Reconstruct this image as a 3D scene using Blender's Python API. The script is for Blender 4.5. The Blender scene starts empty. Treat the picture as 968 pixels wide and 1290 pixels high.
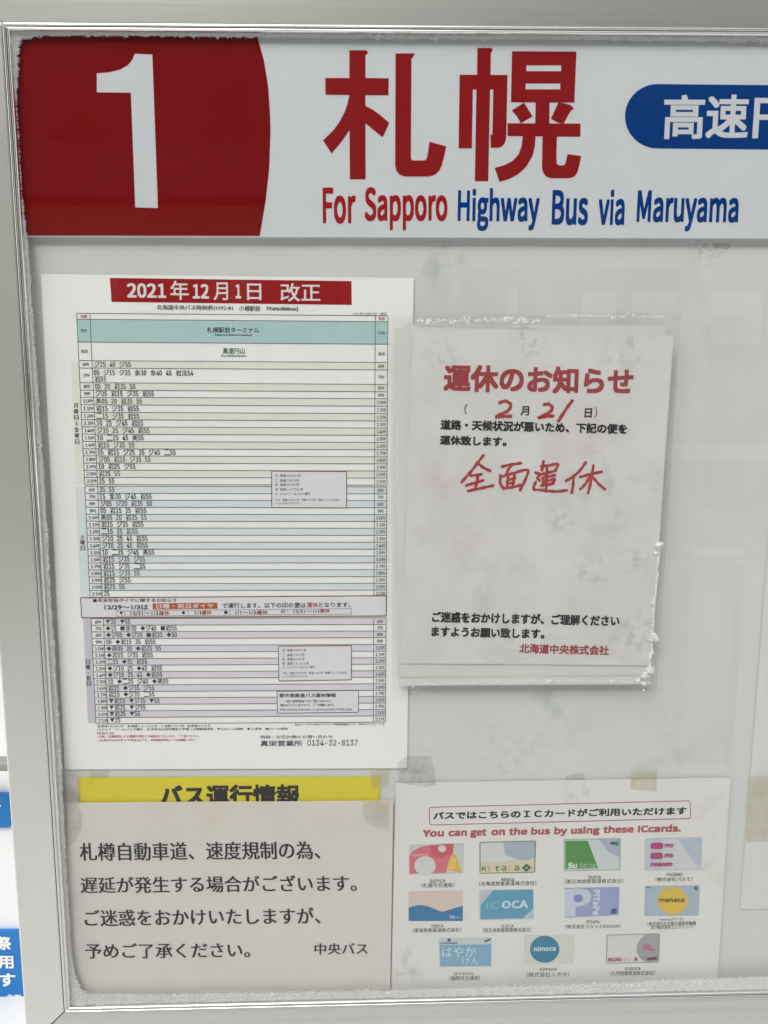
import bpy, math, random
import numpy as np
from mathutils import Vector, noise
from mathutils.geometry import tessellate_polygon
random.seed(7); rng = np.random.default_rng(7)
R = math.radians
scene = bpy.context.scene
COL = scene.collection

# ------------------------------------------------------------------ camera
W0, H0, FPX = 968, 1290, 1000.0
PITCH, YAW, ROLL = R(8.02), R(1.47), R(0.04)
CAM = np.array([0.0, -0.66, 1.42])
_f = np.array([math.sin(YAW)*math.cos(PITCH), math.cos(YAW)*math.cos(PITCH), -math.sin(PITCH)])
_r = np.cross(_f, [0, 0, 1]); _r /= np.linalg.norm(_r); _u = np.cross(_r, _f)
_r, _u = _r*math.cos(ROLL)+_u*math.sin(ROLL), -_r*math.sin(ROLL)+_u*math.cos(ROLL)
cd = bpy.data.cameras.new('camera'); cam = bpy.data.objects.new('camera', cd); COL.objects.link(cam)
from mathutils import Matrix
m4 = Matrix(((_r[0], _u[0], -_f[0], CAM[0]), (_r[1], _u[1], -_f[1], CAM[1]), (_r[2], _u[2], -_f[2], CAM[2]), (0, 0, 0, 1)))
cam.matrix_world = m4
cd.sensor_fit = 'HORIZONTAL'; cd.sensor_width = 36.0; cd.lens = FPX/W0*36.0
cd.clip_start = 0.01; cd.clip_end = 500
scene.camera = cam

# ------------------------------------------------------------------ world, sun, exposure (overcast, open shade)
SUN_DIR = Vector((-0.32, -0.80, 0.80)).normalized()           # towards the sun
world = bpy.data.worlds.new('World'); scene.world = world; world.use_nodes = True
nt = world.node_tree; nt.nodes.clear()
sky = nt.nodes.new('ShaderNodeTexSky'); sky.sky_type = 'NISHITA'; sky.sun_disc = False
sky.sun_elevation = math.asin(SUN_DIR.z); sky.sun_rotation = math.atan2(SUN_DIR.x, SUN_DIR.y)
sky.air_density = 1.0; sky.dust_density = 4.0; sky.ozone_density = 1.0
hs = nt.nodes.new('ShaderNodeHueSaturation'); hs.inputs['Saturation'].default_value = 0.05
bg = nt.nodes.new('ShaderNodeBackground'); bg.inputs['Strength'].default_value = 0.145
wo = nt.nodes.new('ShaderNodeOutputWorld')
nt.links.new(sky.outputs[0], hs.inputs['Color']); nt.links.new(hs.outputs[0], bg.inputs[0]); nt.links.new(bg.outputs[0], wo.inputs[0])
sd = bpy.data.lights.new('sun', 'SUN'); sd.energy = 0.55; sd.angle = R(45); sd.color = (1, 0.97, 0.92)
sun = bpy.data.objects.new('sun', sd); COL.objects.link(sun)
sun.rotation_euler = SUN_DIR.to_track_quat('Z', 'Y').to_euler()
vs = scene.view_settings; vs.view_transform = 'Standard'; vs.look = 'None'; vs.exposure = 0.78; vs.gamma = 1; vs.use_curve_mapping = False
scene.cycles.max_bounces = 10; scene.cycles.transparent_max_bounces = 24

# ------------------------------------------------------------------ helpers
def P(px, py, y=0.0):
    """point of the photograph on the upright plane at depth y"""
    d = _r*(px-W0/2)-_u*(py-H0/2)+_f*FPX
    t = (y-CAM[1])/d[1]
    return CAM+d*t
def Pn(a, y):
    a = np.asarray(a, float)
    d = np.outer(a[:, 0]-W0/2, _r)-np.outer(a[:, 1]-H0/2, _u)+_f*FPX
    t = (y-CAM[1])/d[:, 1]
    return CAM+d*t[:, None]
def lin(h):
    h = h.lstrip('#'); c = [int(h[i:i+2], 16)/255 for i in (0, 2, 4)]
    return tuple(x/12.92 if x <= .04045 else ((x+.055)/1.055)**2.4 for x in c)+(1,)
MATS = {}
def mat(name, col, rough=.6, metal=0., spec=.4, coat=0., mottle=.0, scale=40., bump=0., bscale=400., col2=None, stretch=None, aniso=0.):
    if name in MATS: return MATS[name]
    m = bpy.data.materials.new(name); m.use_nodes = True; t = m.node_tree; b = t.nodes['Principled BSDF']
    c = lin(col) if isinstance(col, str) else tuple(col)+(1,)
    b.inputs['Base Color'].default_value = c; b.inputs['Roughness'].default_value = rough; b.inputs['Metallic'].default_value = metal
    b.inputs['Specular IOR Level'].default_value = spec; b.inputs['Coat Weight'].default_value = coat; b.inputs['Coat Roughness'].default_value = .12
    b.inputs['Anisotropic'].default_value = aniso
    tc = t.nodes.new('ShaderNodeTexCoord'); mp = t.nodes.new('ShaderNodeMapping'); t.links.new(tc.outputs['Object'], mp.inputs[0])
    if stretch: mp.inputs['Scale'].default_value = stretch
    if mottle:
        n = t.nodes.new('ShaderNodeTexNoise'); n.inputs['Scale'].default_value = scale; n.inputs['Detail'].default_value = 6
        t.links.new(mp.outputs[0], n.inputs['Vector'])
        cr = t.nodes.new('ShaderNodeValToRGB'); cr.color_ramp.elements[0].position = .3; cr.color_ramp.elements[1].position = .7
        c2 = lin(col2) if col2 else tuple(max(0, x*(1-mottle)) for x in c[:3])+(1,)
        cr.color_ramp.elements[0].color = c2; cr.color_ramp.elements[1].color = c
        t.links.new(n.outputs['Fac'], cr.inputs[0]); t.links.new(cr.outputs[0], b.inputs['Base Color'])
    if bump:
        n2 = t.nodes.new('ShaderNodeTexNoise'); n2.inputs['Scale'].default_value = bscale; n2.inputs['Detail'].default_value = 3
        t.links.new(mp.outputs[0], n2.inputs['Vector'])
        bp = t.nodes.new('ShaderNodeBump'); bp.inputs['Strength'].default_value = bump; bp.inputs['Distance'].default_value = .001
        t.links.new(n2.outputs['Fac'], bp.inputs['Height']); t.links.new(bp.outputs[0], b.inputs['Normal'])
    MATS[name] = m; return m
def stain(m, spots):
    """blots and smudges with noise-broken edges: (px, py, radius px, depth, colour, strength, noise scale)"""
    t = m.node_tree; b = t.nodes['Principled BSDF']; tc = t.nodes.new('ShaderNodeTexCoord')
    lk = b.inputs['Base Color'].links; src = lk[0].from_socket if lk else None
    for px, py, rpx, y, colr, st, sc in spots:
        c = P(px, py, y); r = rpx*.00067
        d = t.nodes.new('ShaderNodeVectorMath'); d.operation = 'DISTANCE'; t.links.new(tc.outputs['Object'], d.inputs[0]); d.inputs[1].default_value = tuple(c)
        a = t.nodes.new('ShaderNodeMapRange'); a.inputs[1].default_value = r; a.inputs[2].default_value = r*.2; t.links.new(d.outputs['Value'], a.inputs[0])
        n = t.nodes.new('ShaderNodeTexNoise'); n.inputs['Scale'].default_value = sc; n.inputs['Detail'].default_value = 5; t.links.new(tc.outputs['Object'], n.inputs['Vector'])
        e = t.nodes.new('ShaderNodeMapRange'); e.inputs[1].default_value = .48; e.inputs[2].default_value = .62; t.links.new(n.outputs['Fac'], e.inputs[0])
        u = t.nodes.new('ShaderNodeMath'); u.operation = 'MULTIPLY'; t.links.new(a.outputs[0], u.inputs[0]); t.links.new(e.outputs[0], u.inputs[1])
        v = t.nodes.new('ShaderNodeMath'); v.operation = 'MULTIPLY'; t.links.new(u.outputs[0], v.inputs[0]); v.inputs[1].default_value = st
        x = t.nodes.new('ShaderNodeMix'); x.data_type = 'RGBA'; t.links.new(v.outputs[0], x.inputs[0])
        if src: t.links.new(src, x.inputs[6])
        x.inputs[7].default_value = lin(colr); src = x.outputs[2]
    if src: t.links.new(src, b.inputs['Base Color'])
def clear_mat(name, tint, refl=1.5, rough=.02, film=.0, fcol='e8e8e4', fscale=30., bump=0.):
    """clear sheet: see-through with a Fresnel reflection and a thin film of grime"""
    m = bpy.data.materials.new(name); m.use_nodes = True; t = m.node_tree; t.nodes.clear()
    out = t.nodes.new('ShaderNodeOutputMaterial'); tr = t.nodes.new('ShaderNodeBsdfTransparent'); tr.inputs[0].default_value = tuple(tint)+(1,)
    gl = t.nodes.new('ShaderNodeBsdfGlossy'); gl.inputs['Roughness'].default_value = rough; gl.inputs[0].default_value = (1, 1, 1, 1)
    fr = t.nodes.new('ShaderNodeFresnel'); fr.inputs[0].default_value = refl
    ge = t.nodes.new('ShaderNodeNewGeometry'); im = t.nodes.new('ShaderNodeMapRange'); im.inputs[3].default_value = refl; im.inputs[4].default_value = 1/refl
    t.links.new(ge.outputs['Backfacing'], im.inputs[0]); t.links.new(im.outputs[0], fr.inputs[0])      # same reflectance from both sides of a thin sheet
    mx = t.nodes.new('ShaderNodeMixShader'); t.links.new(fr.outputs[0], mx.inputs[0]); t.links.new(tr.outputs[0], mx.inputs[1]); t.links.new(gl.outputs[0], mx.inputs[2])
    tc = t.nodes.new('ShaderNodeTexCoord')
    n = t.nodes.new('ShaderNodeTexNoise'); n.inputs['Scale'].default_value = fscale; n.inputs['Detail'].default_value = 7; n.inputs['Roughness'].default_value = .65
    t.links.new(tc.outputs['Object'], n.inputs['Vector'])
    mr = t.nodes.new('ShaderNodeMapRange'); mr.inputs[1].default_value = .35; mr.inputs[2].default_value = .75; mr.inputs[3].default_value = film*.4; mr.inputs[4].default_value = film*1.6
    t.links.new(n.outputs['Fac'], mr.inputs[0])
    df = t.nodes.new('ShaderNodeBsdfDiffuse'); df.inputs[0].default_value = lin(fcol)
    m2 = t.nodes.new('ShaderNodeMixShader'); t.links.new(mr.outputs[0], m2.inputs[0]); t.links.new(mx.outputs[0], m2.inputs[1]); t.links.new(df.outputs[0], m2.inputs[2])
    t.links.new(m2.outputs[0], out.inputs[0])
    if bump:
        bp = t.nodes.new('ShaderNodeBump'); bp.inputs['Strength'].default_value = bump; bp.inputs['Distance'].default_value = .002
        n3 = t.nodes.new('ShaderNodeTexNoise'); n3.inputs['Scale'].default_value = 18; t.links.new(tc.outputs['Object'], n3.inputs['Vector'])
        t.links.new(n3.outputs['Fac'], bp.inputs['Height']); t.links.new(bp.outputs[0], gl.inputs['Normal'])
    MATS[name] = m; return m
def mesh_obj(name, V, F, m, parent=None, smooth=False):
    me = bpy.data.meshes.new(name); me.from_pydata([tuple(map(float, v)) for v in V], [], F); me.materials.append(m)
    if smooth: me.polygons.foreach_set('use_smooth', [True]*len(me.polygons))
    me.update()
    o = bpy.data.objects.new(name, me); COL.objects.link(o)
    if parent is not None:
        o.parent = parent; o.matrix_parent_inverse = Matrix.Translation(parent.location).inverted() if parent.parent is None else (Matrix.Translation(parent.parent.location)@parent.matrix_parent_inverse).inverted()
    return o
def thing(name, label, cat, loc=(0, 0, 0), group=None):
    o = bpy.data.objects.new(name, None); o.empty_display_size = .02; o.location = tuple(map(float, loc)); COL.objects.link(o)
    return tag(o, label, cat, group)
def tag(o, label, cat, group=None, kind=None):
    if label: o['label'] = label
    if cat: o['category'] = cat
    if group: o['group'] = group
    if kind: o['kind'] = kind
    return o
def prism(poly, y0, y1):
    """front polygon (pixels) at y0 swept back to y1 (y0 nearer the camera)"""
    A = Pn(poly, y0); B = A.copy(); B[:, 1] = y1; n = len(poly)
    tri = [tuple(t) for t in tessellate_polygon([[Vector(v) for v in A]])]
    F = [t for t in tri]+[tuple(n+i for i in reversed(t)) for t in tri]
    F += [(i, (i+1) % n, n+(i+1) % n, n+i) for i in range(n)]
    return np.vstack([A, B]), F
def slab(name, poly, y0, y1, m, parent=None, bevel=0):
    V, F = prism(poly, y0, y1); o = mesh_obj(name, V, F, m, parent)
    import bmesh
    bm = bmesh.new(); bm.from_mesh(o.data); bmesh.ops.recalc_face_normals(bm, faces=bm.faces)
    bm.to_mesh(o.data); bm.free()
    if bevel:
        bv = o.modifiers.new('bevel', 'BEVEL'); bv.width = bevel; bv.segments = 3; bv.limit_method = 'ANGLE'
    return o
def sheet(name, quad, y, m, parent=None, wave=None, th=.00025, n=(14, 18)):
    """paper sheet with real thickness, optionally gently cockled"""
    tl, tr, br, bl = [np.array(q, float) for q in quad]; V = []; F = []
    nx, ny = n if wave else (1, 1)
    for s in (0, 1):
        for j in range(ny+1):
            for i in range(nx+1):
                u, v = i/nx, j/ny; p = (tl*(1-u)+tr*u)*(1-v)+(bl*(1-u)+br*u)*v
                w = P(p[0], p[1], y)
                if wave: w[1] -= wave(w)
                if s: w[1] += th
                V.append(w)
    k = (nx+1)*(ny+1); idx = lambda i, j, s: s*k+j*(nx+1)+i
    for j in range(ny):
        for i in range(nx):
            F.append((idx(i, j, 0), idx(i, j+1, 0), idx(i+1, j+1, 0), idx(i+1, j, 0)))
            F.append((idx(i, j, 1), idx(i+1, j, 1), idx(i+1, j+1, 1), idx(i, j+1, 1)))
    for i in range(nx):
        F.append((idx(i, 0, 0), idx(i+1, 0, 0), idx(i+1, 0, 1), idx(i, 0, 1))); F.append((idx(i, ny, 0), idx(i, ny, 1), idx(i+1, ny, 1), idx(i+1, ny, 0)))
    for j in range(ny):
        F.append((idx(0, j, 0), idx(0, j, 1), idx(0, j+1, 1), idx(0, j+1, 0))); F.append((idx(nx, j, 0), idx(nx, j+1, 0), idx(nx, j+1, 1), idx(nx, j, 1)))
    o = mesh_obj(name, V, F, m, parent)
    if wave:                                    # smooth faces, crisp cut edges
        o.data.polygons.foreach_set('use_smooth', [True]*len(F)); n0 = nx*ny*2
        es = {tuple(sorted(e)) for f in F[n0:] for e in zip(f, f[1:]+f[:1])}
        for e in o.data.edges: e.use_edge_sharp = tuple(sorted(e.vertices)) in es
    return o

# ---- lettering
_gc = {}
FONT = FONT2 = None
try:
    import os
    FONT2 = bpy.data.fonts.load(os.path.join(bpy.utils.system_resource('DATAFILES'), 'fonts', 'Inter.woff2'))
    FONT = bpy.data.fonts.load(os.path.join(bpy.utils.system_resource('DATAFILES'), 'fonts', 'Noto Sans CJK Regular.woff2'))   # ships with Blender
except Exception: pass
def raw_text(s, weight, res, gap):
    cu = bpy.data.curves.new('t', 'FONT'); cu.body = s; cu.size = 1; cu.offset = weight; cu.resolution_u = res; cu.fill_mode = 'FRONT'; cu.space_character = gap
    if FONT and FONT2 and s.isascii(): cu.font = FONT2 if gap == 1.001 else FONT          # Japanese falls back to the built-in CJK face
    o = bpy.data.objects.new('t', cu); COL.objects.link(o)
    bpy.context.view_layer.update()
    e = o.evaluated_get(bpy.context.evaluated_depsgraph_get()); me = e.to_mesh()
    V = np.array([v.co[:2] for v in me.vertices]); F = [tuple(p.vertices) for p in me.polygons]
    e.to_mesh_clear(); bpy.data.objects.remove(o); bpy.data.curves.remove(cu)
    return V.reshape(-1, 2), F
def glyph(s, weight=0., res=2, mincho=False, gap=1.0):
    """-> list of layers (V, F) normalised to the lettering's own box; bold is made of shifted layers"""
    k = (s, weight, res, mincho, gap)
    if k in _gc: return _gc[k]
    V, F = raw_text(s, min(weight, 0), res, gap)
    if not len(V): _gc[k] = []; return []
    if mincho: sh = [(-mincho, 0), (0, 0), (mincho, 0)]
    elif weight > 0:
        if res >= 3: sh = [(0, 0)]+[(weight*a, weight*b) for a in (-1, 0, 1) for b in (-1, 0, 1) if a or b]
        elif res == 2: sh = [(weight*a, weight*b) for a, b in ((1, 1), (-1, 1), (1, -1), (-1, -1))]
        else: sh = [(-weight, 0), (weight, 0)]
    else: sh = [(0, 0)]
    L = [V+np.array(d) for d in sh]; A = np.vstack(L); a, b = A.min(0), A.max(0)
    _gc[k] = [((v-a)/np.maximum(b-a, 1e-6), F) for v in L]; return _gc[k]
def vk(x, y): return (x-454)/(7300-y)      # lean of upright lines at this spot
class Print:
    """flat print of one ink on one sheet, collected in pixels and laid on the sheet"""
    def __init__(s, name, m, parent, y, wave=None): s.name, s.m, s.parent, s.y, s.wave, s.V, s.F, s.k, s.g = name, m, parent, y, wave, [], [], 0, []
    def add(s, V, F, dz=0.):
        W = Pn(V, s.y-dz-s.k*4e-6); s.k = (s.k+1) % 18
        s.V.append(W); s.F.append(F)
    def poly(s, pts, holes=(), dz=0.):
        loops = [[Vector((p[0], p[1], 0)) for p in L] for L in [pts, *holes]]
        s.add([p for L in [pts, *holes] for p in L], [tuple(t) for t in tessellate_polygon(loops)], dz)
    def line(s, a, b, w=.8):
        a, b = np.array(a, float), np.array(b, float); d = b-a; d /= np.linalg.norm(d); nn = np.array([-d[1], d[0]])*w/2
        s.add([a+nn, b+nn, b-nn, a-nn], [(0, 1, 2, 3)])
    def path(s, pts, w, closed=False):
        pts = list(pts)
        if closed: pts.append(pts[0])
        for a, b in zip(pts, pts[1:]): s.line(a, b, w)
    def brush(s, pts, w, seed=0):
        """hand-drawn marker stroke: smooth spline with round ends and uneven width"""
        pts = np.array(pts, float); q = [pts[0]]
        ext = np.vstack([pts[0], pts, pts[-1]])
        for i in range(1, len(ext)-2):
            p0, p1, p2, p3 = ext[i-1:i+3]
            for t in np.linspace(0, 1, 7)[1:]:
                q.append(.5*((2*p1)+(-p0+p2)*t+(2*p0-5*p1+4*p2-p3)*t*t+(-p0+3*p1-3*p2+p3)*t**3))
        q = np.array(q); n = len(q); d = np.gradient(q, axis=0); d /= np.linalg.norm(d, axis=1)[:, None]+1e-9; nn = np.stack([-d[:, 1], d[:, 0]], 1)
        ww = w/2*(1+.16*np.sin(np.arange(n)*1.3+seed))[:, None]
        V = np.vstack([q+nn*ww, q-nn*ww]); F = [(i, i+1, n+i+1, n+i) for i in range(n-1)]
        s.add(V, F)
        for e in (q[0], q[-1]): s.disc(e, w/2*1.08, 10)
    def disc(s, c, r, n=24, ry=None):
        ry = ry or r
        s.add([(c[0]+r*math.cos(2*math.pi*i/n), c[1]+ry*math.sin(2*math.pi*i/n)) for i in range(n)], [tuple(range(n))])
    def text(s, t, L, T, Rr, B, slope=None, weight=0., res=2, mincho=False, rot=None, gap=1.0):
        if slope is None: slope = (430-B)*2.35e-5
        r = slope-(430-B)*2.35e-5 if rot is None else rot
        s.g.append(len(s.V))
        for V, F in glyph(t, weight, res, mincho, gap):
            x = L+V[:, 0]*(Rr-L); up = V[:, 1]*(B-T)
            y = B-up+slope*(x-L)
            x = x+up*(vk(L, B)+r)
            s.add(np.stack([x, y], 1), F)
    def build(s, split=False):
        if not s.V: return
        cuts = (s.g if split else [0])+[len(s.V)]; o = None
        for a, b in zip(cuts, cuts[1:]):
            V = np.vstack(s.V[a:b]); F = []; n = 0
            for v, f in zip(s.V[a:b], s.F[a:b]): F += [tuple(i+n for i in q) for q in f]; n += len(v)
            if s.wave:
                for v in V: v[1] -= s.wave(v)
            o = mesh_obj(s.name, V, F, s.m, s.parent)
            if not split and len(s.V) > 3: o['kind'] = 'stuff'
        return o

# ------------------------------------------------------------------ materials
M = dict(
 board=mat('white_board', 'd8dad7', .35, mottle=.06, scale=9, spec=.3),
 sign=mat('sign_white', 'd4d8da', .4, mottle=.025, scale=60, bump=.03, bscale=900),
 sign_red=mat('sign_red', '7d060c', .5, spec=.02, mottle=.06, scale=80, bump=.03, bscale=900),
 sign_kanji=mat('sign_kanji_red', '8e151a', .5, spec=.02), sign_blue=mat('sign_blue', '00397f', .5, spec=.02), sign_letter=mat('sign_letter_white', 'd0d4d6', .4),
 eng_red=mat('sign_english_red', 'a0181e', .5, spec=.02), eng_blue=mat('sign_english_blue', '00397f', .5, spec=.02),
 laminate=mat('laminated_paper', 'f6f6f3', .42, mottle=.03, scale=14, coat=.25),
 notice=mat('notice_paper', 'e2e1de', .7, mottle=.05, scale=22, bump=.15, bscale=60, col2='d9d8d5'),
 notice_old=mat('older_notice_paper', 'dcded8', .7, mottle=.05, scale=18),
 cream=mat('cream_paper', 'dcd6ce', .65, mottle=.05, scale=12),
 ic_paper=mat('ic_paper', 'e4e3de', .6, mottle=.05, scale=15),
 yellow=mat('yellow_paper', 'e0d224', .6, mottle=.06, scale=30),
 black=mat('black_ink', (.014, .014, .016), .5, spec=.15), grey=mat('line_ink', (.09, .09, .09), .5), soft=mat('soft_black_ink', (.035, .035, .04), .5),
 red=mat('red_ink', 'a62a2c', .5, spec=.15), banner=mat('banner_red', '9a1418', .45, spec=.15), white=mat('white_ink', 'e4e0de', .5),
 teal=mat('teal_ink', 'b0cfcc', .5), yel=mat('pale_yellow_ink', 'e8e8da', .5), blu=mat('pale_blue_ink', 'dde4e7', .5), lav=mat('lavender_ink', 'dfd8e2', .5), lav2=mat('lavender_margin_ink', 'cfc6d5', .5),
 green=mat('green_ink', '1f6a45', .5), navy=mat('navy_ink', '23244f', .5), orange=mat('orange_ink', 'b5551f', .5), maroon=mat('maroon_ink', '7c2a2c', .5), plain=mat('plain_box_ink', 'e2e2e4', .5),
 marker=mat('red_marker', 'b83a40', .45, mottle=.25, scale=260, col2='a0262e'), notice_red=mat('notice_title_red', 'a5343a', .55, mottle=.12, scale=300),
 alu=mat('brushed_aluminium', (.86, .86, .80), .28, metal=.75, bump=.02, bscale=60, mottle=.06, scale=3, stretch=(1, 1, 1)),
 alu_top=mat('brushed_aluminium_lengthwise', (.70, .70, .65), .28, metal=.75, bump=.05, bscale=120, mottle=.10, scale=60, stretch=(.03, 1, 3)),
 bead=mat('polished_bead', (.84, .84, .82), .14, metal=1.0), gasket=mat('dark_gasket', (.05, .02, .02), .6),
 frost=mat('frost_ice', (.76, .76, .75), .6, mottle=.10, scale=220, spec=.5), snow=mat('snow', (.90, .91, .92), .7, mottle=.05, scale=100),
)
M['frost'].node_tree.nodes['Principled BSDF'].inputs['Subsurface Weight'].default_value = 0.0
M['glass'] = clear_mat('glass_pane', (.985, .99, .985), 1.58, .015, film=.003, fscale=14)
M['sleeve'] = clear_mat('plastic_sleeve', (.98, .98, .975), 1.3, .12, film=.02, fscale=40, bump=.6)
M['tape'] = clear_mat('aged_tape', (.98, .97, .935), 1.4, .25, film=.08, fcol='d8cfae', fscale=60)
M['clear_tape'] = clear_mat('clear_tape', (.97, .97, .96), 1.5, .15, film=.12, fcol='d8d6ce', fscale=60)
M['grime'] = clear_mat('grime_film', (.975, .975, .97), 1.1, .5, film=.05, fcol='8a887c', fscale=120)
stain(M['notice'], [(575, 655, 60, -.01, 'c98f98', .40, 30), (565, 600, 40, -.01, 'c98f98', .28, 40), (735, 560, 60, -.01, 'cf9aa0', .25, 25), (705, 655, 24, -.01, '8f938f', .3, 170), (745, 720, 34, -.01, '8f938f', .3, 160), (800, 705, 28, -.01, '8d918c', .28, 140), (800, 800, 44, -.01, '8d918c', .32, 150), (560, 450, 30, -.01, '8d918c', .25, 170), (665, 430, 26, -.01, 'a2a49f', .5, 200), (790, 440, 45, -.01, 'b4b5b0', .5, 90), (640, 760, 130, -.01, 'c6c5c0', .5, 50), (770, 620, 90, -.01, 'b9b9b4', .5, 60)])
stain(M['board'], [(700, 890, 75, 0, 'b4bab8', .5, 40), (890, 310, 30, 0, '8e918c', .5, 200), (560, 330, 50, 0, 'aab0ae', .5, 60), (520, 970, 40, 0, '9c9f98', .5, 150), (90, 1000, 40, 0, '9f9a90', .7, 60), (870, 420, 120, 0, 'c2c6c2', .5, 20), (830, 950, 120, 0, 'c0c4c0', .5, 30), (640, 950, 70, 0, 'bcc1be', .5, 120)])
stain(M['ic_paper'], [(885, 1110, 50, -.002, 'c9c4b2', .6, 50), (510, 1220, 40, -.002, 'bab8aa', .6, 90), (900, 1030, 40, -.002, 'c6c5bb', .5, 60), (730, 1000, 30, -.002, 'b5b5ab', .4, 120)])
stain(M['cream'], [(250, 1020, 140, -.003, 'd3c6b4', .5, 20), (400, 1060, 80, -.003, 'd2cabf', .5, 30), (200, 1240, 120, -.003, 'cfcac2', .5, 25)])
YB = 0.0          # white backing board
YG = -0.0080      # outer face of the glass
YF = -0.0110      # outer face of the frame

# ------------------------------------------------------------------ THE BOARD CASE
XR = 1500
def ln(a, b, x): return a[1]+(b[1]-a[1])*(x-a[0])/(b[0]-a[0])
iTL, iBL = (3.5, 29), (82, 1275)
iTR, iBR = (XR, ln((5, 29), (968, 36), XR)), (XR-95, ln((84, 1275), (968, 1254.5), XR-95))
def toward(px, py, dx, dz, y=YF):
    """pixel of the point dx, dz metres away in the plane"""
    w = P(px, py, y)+np.array([dx, 0, dz]); d = w-CAM
    return (W0/2+FPX*np.dot(d, _r)/np.dot(d, _f), H0/2-FPX*np.dot(d, _u)/np.dot(d, _f))
RW = .0365
oTL, oTR, oBR, oBL = toward(*iTL, -RW, .05), toward(*iTR, RW, .05), toward(*iBR, RW, -.05), toward(*iBL, -RW, -.0365)
case = thing('notice_board', 'aluminium framed bus stop notice board with glass pane and frosted edges', 'notice board', P(*iBL, 0))
g = .00012
def off(p, dx, dz): return toward(p[0], p[1], dx, dz)
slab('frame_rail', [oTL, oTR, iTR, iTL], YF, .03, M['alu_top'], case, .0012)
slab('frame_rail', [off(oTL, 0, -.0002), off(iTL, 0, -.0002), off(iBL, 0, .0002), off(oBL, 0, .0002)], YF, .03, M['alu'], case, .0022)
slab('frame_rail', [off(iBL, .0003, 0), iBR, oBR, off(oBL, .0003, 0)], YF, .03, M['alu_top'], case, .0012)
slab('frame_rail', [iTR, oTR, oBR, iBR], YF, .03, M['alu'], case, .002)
# polished glazing bead swept along the inner edge, mitred, standing proud of the rail
def bead(name, a, b, nx, nz, w, mt):
    A, B = P(*a, YF), P(*b, YF); V = []; F = []
    prof = [(0.0, .001), (.04, -.0008), (.14, -.0026), (.30, -.0030), (.44, -.0021), (.50, -.0006), (.56, -.0014), (.68, -.0022), (.86, -.0016), (.96, .0002), (1.0, .0030)]
    for E, s in ((A, 1), (B, -1)):
        d = (B-A)/np.linalg.norm(B-A)*s
        for t, y in prof: V.append(E+np.array([nx, 0, nz])*w*t+d*w*t+np.array([0, y, 0]))
    n = len(prof)
    for i in range(n-1): F.append((i, i+1, n+i+1, n+i))
    o = mesh_obj(name, V, F, mt, case, True)
    return o
BW = .0053
bead('glazing_bead', iTL, iTR, 0, -1, BW, M['bead'])
bead('glazing_bead', iBL, iTL, 1, 0, BW, M['bead'])
bead('glazing_bead', iBR, iBL, 0, 1, BW, M['bead'])
bead('glazing_bead', iTR, iBR, -1, 0, BW, M['bead'])
# dark rubber line between bead and rail
for a, b, nx, nz in ((iBL, iTL, 1, 0), (iBR, iBL, 0, 1)):
    A, B = P(*a, YF), P(*b, YF); o = np.array([nx, 0, nz])
    V = [A-o*.0007+[0, -.0003, 0], B-o*.0007+[0, -.0003, 0], B+o*.0004+[0, -.0003, 0], A+o*.0004+[0, -.0003, 0]]
    V += [v+np.array([0, .001, 0]) for v in V]
    mesh_obj('gasket', V, [(0, 1, 2, 3), (0, 4, 5, 1), (1, 5, 6, 2), (2, 6, 7, 3), (3, 7, 4, 0)], M['gasket'], case)
slab('backing_board', [off(iTL, -.01, .01), off(iTR, .01, .01), off(iBR, .01, -.01), off(iBL, -.01, -.01)], YB, YB+.006, M['board'], case)
gq = [off(iTL, .001, -.001), off(iTR, -.001, -.001), off(iBR, -.001, .001), off(iBL, .001, .001)]
gv = [P(*q, YF) for q in gq]
for v in gv: v[1] = YG
slv = mesh_obj('glass_pane', gv, [(0, 3, 2, 1)], M['glass'], case)

# frost creeping in from the bead over the glass
def chunk(c, r):
    o = rng.normal(size=(6, 3))*.25+np.array([[1, 0, 0], [-1, 0, 0], [0, 1, 0], [0, -1, 0], [0, 0, 1], [0, 0, -1]])
    return c+o*r*np.array([1, .75, 1])
OF = [(0, 2, 4), (2, 1, 4), (1, 3, 4), (3, 0, 4), (2, 0, 5), (1, 2, 5), (3, 1, 5), (0, 3, 5)]
def crumbs(name, pts, rad, m, parent=None):
    V = []; F = []
    for i, (c, r) in enumerate(zip(pts, rad)):
        V.append(chunk(c, r)); F += [tuple(k+i*6 for k in f) for f in OF]
    return mesh_obj(name, np.vstack(V), F, m, parent)
def nz1(t, s, sc): return noise.noise(Vector((t*sc, s*7.3, 0)))
fpts = []; frad = []
def match(outer, q):
    k = 1 if np.ptp(outer[:, 1]) > np.ptp(outer[:, 0]) else 0        # run along the longer axis
    o = outer[np.argsort(outer[:, k])]; r = q.copy(); r[:, 1-k] = np.interp(q[:, k], o[:, k], o[:, 1-k]); return r
def frost_band(outer, inner, seed, dens):
    """outer / inner: pixel polylines; crystals are piled up between them, thinning to a ragged edge"""
    outer, inner = np.array(outer, float), np.array(inner, float)
    L = np.linalg.norm(np.diff(inner, axis=0), axis=1); S = np.concatenate([[0], np.cumsum(L)]); tot = S[-1]
    n = int(tot*dens)
    ts = rng.random(n)*tot
    ii = np.stack([np.interp(ts, S, inner[:, k]) for k in (0, 1)], 1); oo = match(outer, ii)
    v = rng.random(n)**.85
    for k in range(n):
        w = 1+.16*nz1(ts[k], seed, .16)+.22*nz1(ts[k], seed+3, .7)+.06*rng.normal()
        q = v[k]*w; p = oo[k]*(1-q)+ii[k]*q
        hgt = (.0016*(1-q*.55))*rng.random()
        w3 = P(p[0], p[1], YG-hgt-.0001); fpts.append(w3); frad.append(rng.uniform(.00024, .00062)*(1 if q < .85 else .7))
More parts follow.
